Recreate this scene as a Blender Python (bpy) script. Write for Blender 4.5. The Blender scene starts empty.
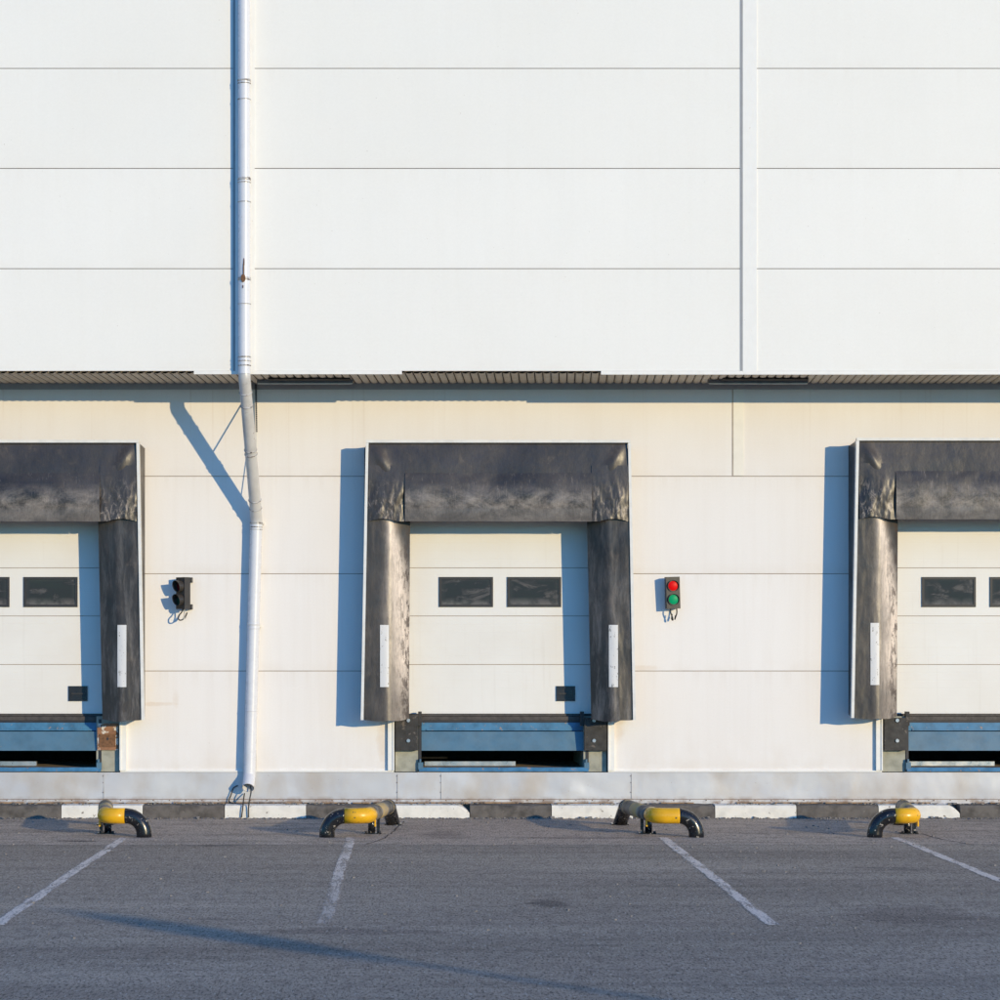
import bpy, bmesh, math, random
from mathutils import Vector, noise, Matrix
random.seed(7)
scene = bpy.context.scene
COL = scene.collection
F = 2517.0; VX = 413.0; VY = 640.0; HC = 2.177; D = 31.0

def wx(px, y=0.0): return (px-VX)*(D+y)/F           # measured photo column -> metres, for something at depth y
def wz(py, y=0.0): return HC-(py-VY)*(D+y)/F

# ------------------------------------------------------------------ materials
class N:
    def __init__(s, name):
        s.m = bpy.data.materials.new(name); s.m.use_nodes = True
        s.t = s.m.node_tree; s.b = s.t.nodes['Principled BSDF']; s.out = s.t.nodes['Material Output']
    def n(s, typ, **kw):
        nd = s.t.nodes.new(typ)
        for k, v in kw.items():
            if k.startswith('i_'): nd.inputs[k[2:].replace('_', ' ')].default_value = v
            else: setattr(nd, k, v)
        return nd
    def l(s, a, b): s.t.links.new(a, b)
    def pos(s, scale=(1, 1, 1), loc=(0, 0, 0)):
        g = s.n('ShaderNodeNewGeometry'); mp = s.n('ShaderNodeMapping')
        mp.inputs['Scale'].default_value = scale; mp.inputs['Location'].default_value = loc
        s.l(g.outputs['Position'], mp.inputs['Vector']); return mp.outputs[0]
    def noise(s, scale, vec=None, detail=4, rough=.55, dist=0):
        nd = s.n('ShaderNodeTexNoise'); nd.inputs['Scale'].default_value = scale
        nd.inputs['Detail'].default_value = detail; nd.inputs['Roughness'].default_value = rough
        nd.inputs['Distortion'].default_value = dist
        s.l(vec if vec is not None else s.pos(), nd.inputs['Vector']); return nd.outputs['Fac']
    def ramp(s, fac, stops):
        r = s.n('ShaderNodeMapRange'); r.inputs['From Min'].default_value = stops[0]; r.inputs['From Max'].default_value = stops[1]
        r.inputs['To Min'].default_value = stops[2]; r.inputs['To Max'].default_value = stops[3]
        s.l(fac, r.inputs['Value']); return r.outputs[0]
    def math(s, op, a, b=None):
        m = s.n('ShaderNodeMath', operation=op)
        for i, v in enumerate((a, b)):
            if v is None: continue
            if isinstance(v, (int, float)): m.inputs[i].default_value = v
            else: s.l(v, m.inputs[i])
        return m.outputs[0]
    def mix(s, fac, a, b, mode='MIX'):
        m = s.n('ShaderNodeMix', data_type='RGBA', blend_type=mode)
        for i, v in ((0, fac), (6, a), (7, b)):
            if isinstance(v, (int, float)): m.inputs[i].default_value = v
            elif isinstance(v, tuple): m.inputs[i].default_value = (*v[:3], 1)
            else: s.l(v, m.inputs[i])
        return m.outputs[2]
    def sep(s, vec=None):
        x = s.n('ShaderNodeSeparateXYZ'); s.l(vec if vec is not None else s.pos(), x.inputs[0]); return x.outputs
    def uv(s):
        u = s.n('ShaderNodeUVMap'); return s.sep(u.outputs[0])
    def base(s, c):
        if isinstance(c, tuple): s.b.inputs['Base Color'].default_value = (*c[:3], 1)
        else: s.l(c, s.b.inputs['Base Color'])
    def rough(s, r):
        if isinstance(r, (int, float)): s.b.inputs['Roughness'].default_value = r
        else: s.l(r, s.b.inputs['Roughness'])
    def bump(s, h, strength=.3, dist=.01):
        b = s.n('ShaderNodeBump'); b.inputs['Strength'].default_value = strength; b.inputs['Distance'].default_value = dist
        s.l(h, b.inputs['Height']); s.l(b.outputs[0], s.b.inputs['Normal'])

def wall_mat(name, col, dirt, low):
    n = N(name)
    big = n.ramp(n.noise(.6), (.35, .7, 0, 1))
    streak = n.ramp(n.noise(1, n.pos((9, 9, .35)), 5, .6), (.45, .75, 0, 1))
    fine = n.ramp(n.noise(45), (.3, .7, .975, 1.0))
    c = n.mix(n.math('MULTIPLY', streak, .35 if low else .12), col, dirt)
    c = n.mix(n.math('MULTIPLY', big, .25), c, dirt)
    z = n.sep()[2]
    if low:   # cream-brown tint growing towards the top, and splash at the foot
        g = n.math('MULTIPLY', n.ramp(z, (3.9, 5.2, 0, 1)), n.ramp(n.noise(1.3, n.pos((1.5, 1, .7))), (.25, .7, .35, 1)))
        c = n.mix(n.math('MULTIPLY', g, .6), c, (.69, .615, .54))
        f = n.math('MULTIPLY', n.ramp(z, (.5, 1.1, 1, 0)), n.ramp(n.noise(3, n.pos((1, 1, .5))), (.4, .8, 0, 1)))
        c = n.mix(n.math('MULTIPLY', f, .45), c, (.60, .50, .40))
        st = n.math('MULTIPLY', n.ramp(n.noise(1, n.pos((14, 14, .25), (3, 0, 0)), 3, .5), (.62, .72, 0, 1)), n.ramp(z, (4.0, 5.3, .1, .8)))
        c = n.mix(n.math('MULTIPLY', st, .35), c, (.50, .38, .28))
    pz = n.math('DIVIDE', n.math('SUBTRACT', z, .595 if low else 5.395), 1.2 if low else 1.193)
    fr = n.math('FRACT', pz); wn = n.n('ShaderNodeTexWhiteNoise', noise_dimensions='1D'); n.l(n.math('FLOOR', pz), wn.inputs['W'])
    c = n.mix(n.math('MULTIPLY', wn.outputs['Value'], .22), c, dirt)
    run = n.math('MULTIPLY', n.ramp(fr, (.80, 1.0, 0, 1)), n.ramp(n.noise(1, n.pos((11, 11, .3), (7, 0, 0)), 4, .6), (.48, .68, 0, 1)))
    c = n.mix(n.math('MULTIPLY', run, .14 if low else .06), c, (.55, .47, .38))
    foot = n.math('MULTIPLY', n.ramp(fr, (.12, .0, 0, 1)), n.ramp(n.noise(2.5), (.4, .65, 0, 1)))
    c = n.mix(n.math('MULTIPLY', foot, .22 if low else .10), c, (.60, .52, .42))
    if low:
        x_ = n.sep()[0]
        for (cx, cz, rx, rz_, am) in ((wx(158), wz(704), .28, .03, .35), (wx(176), wz(698), .05, .13, .22), (wx(640), wz(668), .3, .04, .3), (wx(383), wz(740), .09, .3, .35), (wx(618), wz(728), .10, .25, .35)):
            dx = n.math('DIVIDE', n.math('SUBTRACT', x_, cx), rx); dz = n.math('DIVIDE', n.math('SUBTRACT', z, cz), rz_)
            d = n.math('ADD', n.math('ADD', n.math('MULTIPLY', dx, dx), n.math('MULTIPLY', dz, dz)), n.ramp(n.noise(7), (.3, .7, -.5, .5)))
            c = n.mix(n.math('MULTIPLY', n.ramp(d, (.1, 1.0, 1, 0)), am), c, (.62, .50, .38))
    # tiny specks of dirt
    sp = n.ramp(n.noise(38, n.pos((1, 1, 1), (5, 0, 0)), 2, .5), (.76, .79, 0, 1))
    c = n.mix(n.math('MULTIPLY', sp, .45), c, (.30, .24, .19))
    c = n.mix(1.0, c, n.mix(fine, (0, 0, 0), (1, 1, 1)), 'MULTIPLY')
    n.base(c); n.rough(n.ramp(n.noise(2), (.3, .7, .42, .6)))
    n.b.inputs['Specular IOR Level'].default_value = .3
    # faint sheet waviness plus micro-rib profile
    zz = n.math('MULTIPLY', z, 2*math.pi/.05)
    rib = n.math('MULTIPLY', n.math('SINE', zz), .015)
    n.bump(n.math('ADD', n.noise(1.1, n.pos((1, 1, 1.6)), 2, .4), rib), .35, .012)
    return n.m
M = {}
M['upper'] = wall_mat('upper_panel_paint', (.825, .82, .795), (.74, .73, .69), False)
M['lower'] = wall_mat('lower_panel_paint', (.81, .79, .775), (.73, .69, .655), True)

def simple(name, col, rough=.5, metal=0, var=.25, scale=8, chip=None, chip_t=.62, chip_s=18, bump=.15, spec=.5, vec=None):
    n = N(name)
    v = n.ramp(n.noise(scale, n.pos(vec) if vec else None), (.3, .7, 1-var, 1+var*.4))
    c = n.mix(1.0, col, n.mix(v, (0, 0, 0), (1, 1, 1)), 'MULTIPLY')
    if chip:
        k = n.ramp(n.noise(chip_s, n.pos((1, 1, 1), (11, 3, 7)), 6, .65), (chip_t, chip_t+.04, 0, 1))
        c = n.mix(k, c, chip)
    n.base(c); n.rough(n.ramp(n.noise(scale*1.7), (.3, .7, max(.03, rough-.1), rough+.1)))
    n.b.inputs['Metallic'].default_value = metal; n.b.inputs['Specular IOR Level'].default_value = spec
    n.bump(n.noise(scale*6), bump, .004)
    return n.m
M['seam'] = simple('seam_sealant', (.34, .27, .21), .8)
M['seamup'] = simple('upper_seam_sealant', (.16, .13, .11), .8)
M['cover'] = simple('joint_cover_paint', (.79, .785, .765), .45, var=.03, bump=.03, chip=(.35, .25, .18), chip_t=.70, chip_s=14)
M['coverseam'] = simple('cover_seam', (.50, .42, .34), .7)
M['coverlow'] = simple('cream_cover_paint', (.77, .74, .68), .5, var=.05, bump=.03, chip=(.42, .33, .25), chip_t=.70, chip_s=12)
M['trim'] = simple('white_trim_paint', (.80, .79, .76), .4, var=.06, bump=.03, chip=(.4, .28, .2), chip_t=.70, chip_s=20)
M['soffit'] = simple('soffit_sheet', (.62, .54, .44), .5, var=.15, chip=(.10, .08, .06), chip_t=.70)
M['soffitdark'] = simple('soffit_gap', (.03, .027, .025), .8)
M['greytrim'] = simple('grey_flashing_paint', (.30, .31, .33), .5, var=.1)
M['black'] = simple('black_paint', (.012, .013, .016), .22, var=.3, chip=(.36, .33, .30), chip_t=.61, chip_s=26)
M['yellow'] = simple('yellow_paint', (.80, .43, .010), .32, var=.22, scale=5, chip=(.14, .11, .05), chip_t=.63, chip_s=20)
M['rubber'] = simple('bumper_rubber', (.035, .033, .032), .65, var=.5, scale=10, chip=(.12, .10, .085), chip_t=.60, chip_s=12, bump=.5)
M['steel'] = simple('galvanised_steel', (.55, .56, .58), .35, .7)
M['darksteel'] = simple('dark_steel', (.04, .04, .045), .5, .3)
M['concrete'] = simple('pale_concrete', (.36, .36, .30), .85, var=.3, scale=9, chip=(.2, .18, .15), chip_t=.66, bump=.3)
M['pit'] = simple('pit_floor_concrete', (.34, .26, .18), .9, var=.4)
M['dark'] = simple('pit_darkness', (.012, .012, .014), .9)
M['blue'] = simple('blue_machine_paint', (.085, .175, .26), .4, var=.2, scale=6, chip=(.28, .2, .16), chip_t=.70, chip_s=25)
M['bluechip'] = simple('chipped_blue_paint', (.06, .20, .36), .45, var=.4, scale=7, chip=(.30, .22, .18), chip_t=.62, chip_s=16)
M['kwhite'] = simple('white_kerb_paint', (.74, .72, .66), .7, var=.15, chip=(.20, .17, .14), chip_t=.64, chip_s=16, bump=.5)
M['kblack'] = simple('black_kerb_paint', (.13, .118, .108), .9, var=.5, scale=9, chip=(.28, .25, .22), chip_t=.66, chip_s=28, bump=.8)
M['pipe'] = simple('white_downpipe_paint', (.66, .67, .71), .3, var=.05, bump=.03, chip=(.25, .20, .16), chip_t=.735, chip_s=9)
M['pipegrey'] = simple('weathered_zinc_pipe', (.60, .59, .58), .35, .1, var=.15, bump=.05, scale=6, chip=(.16, .12, .09), chip_t=.66, chip_s=9)
M['pipeband'] = simple('dirty_coupling', (.52, .51, .51), .45, .1, var=.5, scale=14, chip=(.12, .09, .08), chip_t=.54, chip_s=22)
M['rust'] = simple('rust_crust', (.20, .10, .05), .9, var=.5, scale=30)
M['tanrust'] = simple('tan_rust_edge', (.34, .22, .13), .9, var=.5, scale=9, chip=(.10, .07, .05), chip_t=.55, chip_s=7)
M['rustplate'] = simple('rusty_steel_plate', (.30, .15, .08), .8, var=.4, scale=14, chip=(.62, .58, .52), chip_t=.52, chip_s=9, bump=.5)
M['alu'] = simple('white_aluminium_profile', (.74, .73, .70), .35, var=.12, chip=(.3, .25, .2), chip_t=.69, chip_s=18)
M['tlbody'] = simple('charcoal_plastic', (.044, .038, .034), .45, var=.2)
M['cable'] = simple('black_cable', (.02, .02, .02), .5)
M['cablewhite'] = simple('pale_cable', (.5, .48, .44), .5)
M['fixture'] = simple('grey_fitting_housing', (.16, .165, .18), .5)
M['lampwhite'] = simple('white_diffuser_edge', (.62, .62, .60), .4)
M['frame'] = simple('black_window_frame', (.035, .031, .029), .45, var=.2)
M['handle'] = simple('black_handle_plastic', (.018, .018, .022), .35)
M['seal'] = simple('rubber_door_seal', (.07, .06, .055), .6, var=.5, scale=15)
M['stone'] = simple('loose_gravel', (.26, .24, .22), .9, var=.6, scale=40)
M['pole'] = simple('lamp_post_paint', (.30, .31, .32), .45)

def rail_mat():
    n = N('faded_hazard_stripes')
    v = n.uv()[1]
    s = n.math('FRACT', n.math('ADD', n.math('MULTIPLY', v, 1/.80), n.ramp(n.noise(14), (0, 1, -.06, .06))))
    k = n.ramp(s, (.47, .51, 0, 1))
    worn = n.ramp(n.noise(9, None, 6, .65), (.42, .62, 0, 1))
    c = n.mix(k, (.085, .075, .065), (.46, .33, .13))
    c = n.mix(n.math('MULTIPLY', worn, .6), c, (.30, .28, .25))
    n.base(c); n.rough(.55); n.bump(n.noise(60), .3, .004); return n.m
M['rail'] = rail_mat()

def plinth_mat():
    n = N('base_flashing_paint')
    z = n.sep()[2]
    c = n.mix(n.ramp(n.noise(.9, n.pos((1, 1, 2))), (.35, .7, 0, 1)), (.52, .52, .54), (.60, .60, .60))
    c = n.mix(n.math('MULTIPLY', n.ramp(n.noise(2.2, n.pos((1, 1, .6)), 5), (.46, .70, 0, 1)), .75), c, (.47, .41, .35))
    r = n.math('MULTIPLY', n.ramp(z, (.26, .165, 0, 1)), n.ramp(n.noise(5, None, 6, .7), (.44, .60, 0, 1)))
    c = n.mix(r, c, (.20, .12, .075))
    sp = n.ramp(n.noise(30, n.pos((1, 1, 1), (5, 0, 0)), 2, .5), (.72, .76, 0, 1))
    c = n.mix(n.math('MULTIPLY', sp, .5), c, (.28, .20, .15))
    n.base(c); n.rough(.42); n.b.inputs['Metallic'].default_value = .15
    n.bump(n.noise(1.6, n.pos((1, 1, .8)), 3, .5), .7, .03); return n.m
M['plinth'] = plinth_mat()
M['plinthseam'] = simple('flashing_joint', (.38, .37, .37), .6)

def vinyl(name, hl):
    """worn black PVC: scuffed pale and brown where trailers rub (u = across, 1 at the inner edge; v = 0 top .. 1 bottom)"""
    n = N(name)
    u, v, _ = n.uv()
    a = n.noise(1.7, n.pos((1, 1, .8)), 5, .55, .3)
    b = n.noise(5, n.pos((1.3, 1.3, .9), (4, 1, 2)), 7, .68, .5)
    fine = n.noise(1, n.pos((60, 60, 16)), 4, .7)
    c = n.mix(n.ramp(a, (.36, .66, 0, 1)), (.026, .022, .020), (.066, .055, .048))
    c = n.mix(n.math('MULTIPLY', n.ramp(b, (.58, .76, 0, 1)), .35), c, (.20, .165, .14))
    if hl == 'side':  # bright sun highlight painted along the inner curve, with brown wear over it
        wob = n.ramp(n.noise(1.1, n.pos((.2, .2, 1))), (.3, .7, -.07, .07))
        cen = n.math('ADD', n.ramp(v, (.0, .55, .48, .86)), wob)
        dd = n.math('SUBTRACT', u, cen)
        wid = n.ramp(v, (.1, .5, .11, .30))
        band = n.math('POWER', 2.718, n.math('MULTIPLY', -1.0, n.math('POWER', n.math('ABSOLUTE', n.math('DIVIDE', dd, wid)), 2.0)))
        band = n.math('MULTIPLY', band, n.ramp(v, (.72, .90, 1, .35)))
        k = n.math('MULTIPLY', band, n.ramp(n.noise(1, n.pos((24, 24, 2.2)), 7, .72, .4), (.28, .52, .45, 1)))
        c = n.mix(n.math('MULTIPLY', k, .97), c, (.80, .68, .58))
        blk = n.math('MULTIPLY', n.ramp(u, (.66, .95, .1, 1)), n.ramp(n.noise(10, n.pos((1.5, 1.5, .6), (2, 2, 2)), 6, .75), (.50, .56, 0, 1)))
        c = n.mix(n.math('MULTIPLY', blk, .85), c, (.060, .038, .028))
    if hl == 'flapless':
        k = n.math('MULTIPLY', n.ramp(n.noise(1, n.pos((9, 9, 1.6), (3, 0, 1)), 7, .7, .3), (.47, .68, 0, 1)), n.ramp(v, (.0, 1.0, .35, 1.0)))
        c = n.mix(n.math('MULTIPLY', k, .7), c, (.24, .22, .21))
    if hl == 'flap':
        band = n.math('MULTIPLY', n.ramp(v, (.20, .55, 0, 1)), n.ramp(n.noise(1, n.pos((3.2, 2, 4.5), (1, 0, 3)), 8, .75, .3), (.40, .66, 0, 1)))
        c = n.mix(n.math('MULTIPLY', band, .75), c, (.38, .33, .29))
        c = n.mix(n.math('MULTIPLY', n.ramp(v, (.70, .78, 0, 1)), .55), c, (.14, .135, .135))
        drip = n.math('MULTIPLY', n.ramp(n.noise(1, n.pos((38, 38, 1.8)), 5, .7), (.60, .74, 0, 1)), .5)
        c = n.mix(drip, c, (.33, .28, .25))
    if hl == 'corner':
        k = n.math('MULTIPLY', n.ramp(v, (.20, .75, 0, 1)), n.ramp(n.noise(1, n.pos((16, 16, 6)), 8, .75, .8), (.52, .64, 0, 1)))
        c = n.mix(n.math('MULTIPLY', k, .85), c, (.42, .35, .29))
    c = n.mix(1.0, c, n.mix(n.ramp(fine, (.3, .7, .72, 1.15)), (0, 0, 0), (1, 1, 1)), 'MULTIPLY')
    n.base(c); n.rough(n.ramp(b, (.3, .7, .30, .48)))
    n.b.inputs['Specular IOR Level'].default_value = .5
    n.bump(n.noise(6, n.pos((1, 1, .6)), 6, .55), .30, .02); return n.m
M['vside'] = vinyl('worn_side_curtain_vinyl', 'side')
M['vleft'] = M['vside']
M['vright'] = vinyl('scuffed_curtain_vinyl', 'flapless')
M['vflap'] = vinyl('rubbed_header_vinyl', 'flap')
M['vhead'] = vinyl('black_header_vinyl', 'plain')
M['vcorner'] = vinyl('crumpled_corner_vinyl', 'corner')

def sticker_mat():
    n = N('peeling_reflective_tape')
    k = n.ramp(n.noise(22, n.pos((1.6, 1, .6)), 6, .7), (.60, .64, 0, 1))
    n.base(n.mix(k, (.66, .66, .66), (.14, .13, .12))); n.rough(.5); return n.m
M['tape'] = sticker_mat()

def door_mat():
    n = N('door_panel_paint')
    z = n.sep()[2]
    c = n.mix(n.ramp(n.noise(1.2), (.35, .7, 0, 1)), (.77, .76, .73), (.73, .71, .67))
    c = n.mix(n.math('MULTIPLY', n.ramp(z, (3.0, 3.6, 0, 1)), .35), c, (.68, .62, .54))
    st = n.ramp(n.noise(1, n.pos((20, 20, .8)), 4, .6), (.58, .74, 0, 1))
    c = n.mix(n.math('MULTIPLY', st, .12), c, (.5, .45, .38))
    n.base(c); n.rough(.42)
    w = n.math('SINE', n.math('MULTIPLY', z, 2*math.pi/.10))
    gro = n.ramp(w, (-1, -.93, 0, 1))
    n.bump(n.math('ADD', gro, n.math('MULTIPLY', n.noise(60), .25)), .14, .004); return n.m
M['door'] = door_mat()

def glass_mat():
    n = N('scratched_dirty_acrylic')
    w = n.noise(3, n.pos((1.0, 1, 2.2)), 7, .62, .8)
    k = n.ramp(w, (.50, .66, 0, 1))
    u, v, _ = n.uv()
    eu = n.math('ABSOLUTE', n.math('SUBTRACT', u, .5)); ev = n.math('ABSOLUTE', n.math('SUBTRACT', v, .5))
    edge = n.ramp(n.math('MAXIMUM', eu, ev), (.40, .5, 0, 1))
    low = n.math('MULTIPLY', n.ramp(v, (.3, .0, 0, 1)), n.ramp(n.noise(9), (.3, .6, 0, 1)))
    kk = n.math('MAXIMUM', n.math('MULTIPLY', k, .38), n.math('MAXIMUM', n.math('MULTIPLY', edge, .06), n.math('MULTIPLY', low, .55)))
    n.base(n.mix(kk, (.030, .027, .026), (.24, .22, .21)))
    n.rough(n.ramp(w, (.3, .7, .12, .35))); n.b.inputs['Specular IOR Level'].default_value = .35
    return n.m
M['glass'] = glass_mat()

def lens_mat(name, col, spec=.5):
    n = N(name)
    n.base(n.mix(n.ramp(n.noise(60), (.3, .7, 0, 1)), col, tuple(c*.75 for c in col))); n.rough(.4)
    n.b.inputs['Specular IOR Level'].default_value = .12
    return n.m
M['red'] = lens_mat('red_lens', (.78, .002, .004)); M['green'] = lens_mat('green_lens', (.002, .36, .15))  # sun glow of the lenses put into their base colour
M['redd'] = lens_mat('dark_red_lens', (.16, .008, .012)); M['greend'] = lens_mat('dark_green_lens', (.004, .07, .05))  # darker copies of the same lenses, turned out of the sun

def asphalt():
    n = N('weathered_asphalt')
    p = n.sep(); y = p[1]; x = p[0]
    wob = n.ramp(n.noise(1.1, n.pos((1, 1, 1)), 5), (.3, .7, -.35, .35))
    yy = n.math('ADD', y, n.math('MULTIPLY', wob, .25))
    apron = n.ramp(yy, (-4.33, -4.15, 0, 1))                    # older, browner strip beside the dock
    grit = n.noise(1, n.pos((52, 12, 1)), 4, .85)
    mid = n.noise(3.2, n.pos((.55, 1.3, 1)), 7, .62)
    broad = n.noise(.35, n.pos((.5, 1.6, 1)), 4, .5)
    c1 = n.mix(n.ramp(broad, (.35, .65, 0, 1)), (.40, .34, .275), (.55, .47, .38))
    tracks = n.ramp(n.noise(1, n.pos((.10, 2.6, 1)), 5, .6), (.48, .70, 0, 1))
    c1 = n.mix(n.math('MULTIPLY', tracks, .65), c1, (.27, .23, .19))
    # browner again further out, near the line ends
    far = n.math('MULTIPLY', n.ramp(n.noise(1, n.pos((.12, .9, 1), (3, 4, 0)), 4), (.45, .65, 0, 1)), .35)
    c1 = n.mix(far, c1, (.42, .345, .28))
    c2 = n.mix(n.ramp(mid, (.35, .65, 0, 1)), (.50, .41, .33), (.68, .57, .47))
    c2 = n.mix(n.math('MULTIPLY', n.ramp(n.noise(1, n.pos((.3, 3.2, 1), (9, 0, 0)), 5, .6), (.50, .68, 0, 1)), .5), c2, (.26, .22, .18))
    # newer smooth patch in front of the middle bay
    pm = n.math('MULTIPLY', n.ramp(n.math('ADD', x, wob), (-.12, -.02, 0, 1)), n.ramp(n.math('ADD', x, wob), (2.35, 3.0, 1, 0)))
    c2 = n.mix(n.math('MULTIPLY', pm, .55), c2, (.62, .49, .39))
    c = n.mix(apron, c1, c2)
    # pale seam where the two surfaces meet
    seam = n.math('MULTIPLY', n.math('COMPARE', yy, -4.25), 1.0)
    sm = n.math('MULTIPLY', n.ramp(n.math('ABSOLUTE', n.math('ADD', yy, 4.26)), (0, .07, 1, 0)), n.ramp(n.noise(16), (.45, .6, 0, 1)))
    c = n.mix(n.math('MULTIPLY', sm, .5), c, (.36, .35, .34))
    # oil marks
    oil = n.ramp(n.noise(.8, n.pos((.45, 1.5, 1), (2.7, 6.1, 0)), 3, .5), (.66, .74, 0, 1))
    c = n.mix(n.math('MULTIPLY', oil, .5), c, (.07, .068, .075))
    # stone grain
    def spot(cx, cy, rx, ry, amt, col, c):
        dx = n.math('DIVIDE', n.math('SUBTRACT', x, cx), rx); dy = n.math('DIVIDE', n.math('SUBTRACT', y, cy), ry)
        d = n.math('SQRT', n.math('ADD', n.math('MULTIPLY', dx, dx), n.math('MULTIPLY', dy, dy)))
        d = n.math('ADD', d, n.ramp(n.noise(2.3, n.pos((1, 2.5, 1))), (.3, .7, -.35, .35)))
        return n.mix(n.math('MULTIPLY', n.ramp(d, (.55, 1.0, 1, 0)), amt), c, col)
    c = spot(wx(550, -10.5), -10.2, .22, .35, .6, (.10, .08, .075), c)
    c = spot(3.95, -11.1, .62, .8, .40, (.14, .11, .10), c)
    c = spot(wx(75, -3.75), -3.75, .33, .10, .75, (.08, .065, .06), c)
    c = spot(-.45, -12.2, .9, .30, .45, (.15, .12, .11), c)
    c = spot(1.9, -3.3, .9, .18, .4, (.16, .13, .12), c)
    c = spot(.35, -2.9, .30, .9, .35, (.17, .14, .12), c)
    med = n.noise(1, n.pos((9, 3.5, 1), (2, 2, 0)), 5, .7)
    c = n.mix(1.0, c, n.mix(n.ramp(med, (.32, .68, .70, 1.20)), (0, 0, 0), (1, 1, 1)), 'MULTIPLY')
    g = n.ramp(grit, (.38, .62, .22, 1.75))
    c = n.mix(1.0, c, n.mix(1.0, (0, 0, 0), g) if False else n.mix(g, (0, 0, 0), (1, 1, 1)), 'MULTIPLY')
    sp = n.ramp(n.noise(1, n.pos((44, 9, 1), (1, 7, 0)), 3, .7), (.60, .72, 0, 1))
    c = n.mix(n.math('MULTIPLY', sp, .8), c, (.80, .78, .72))
    n.base(c); n.rough(.88); n.b.inputs['Specular IOR Level'].default_value = .25
    n.bump(n.math('ADD', n.noise(1, n.pos((62, 18, 1)), 4, .8), n.math('MULTIPLY', mid, .8)), 1.0, .030)
    return n.m
M['asphalt'] = asphalt()

def marking(name, lo, hi, fade):
    n = N(name)
    w = n.noise(1, n.pos((9, 1.5, 1)), 8, .78, .3); g = n.noise(1, n.pos((60, 14, 1)), 3, .7)
    u, v_, _ = n.uv(); ed = n.ramp(n.math('ABSOLUTE', n.math('SUBTRACT', u, .5)), (.30, .5, 0, .09))
    m = n.math('SUBTRACT', n.math('ADD', n.math('MULTIPLY', w, .62), n.math('MULTIPLY', g, .38)), ed)
    k = n.ramp(m, (lo, hi, .12, 1))
    y = n.sep()[1]
    if fade: k = n.math('MULTIPLY', k, n.ramp(y, (-11.8, -7, .5, 1)))
    n.base((.80, .70, .60)); n.rough(.8)
    n.l(n.math('MULTIPLY', k, .85), n.b.inputs['Alpha']); return n.m
M['line'] = marking('worn_white_line_paint', .43, .50, False)
M['linef'] = marking('faded_white_line_paint', .45, .52, True)

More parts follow.
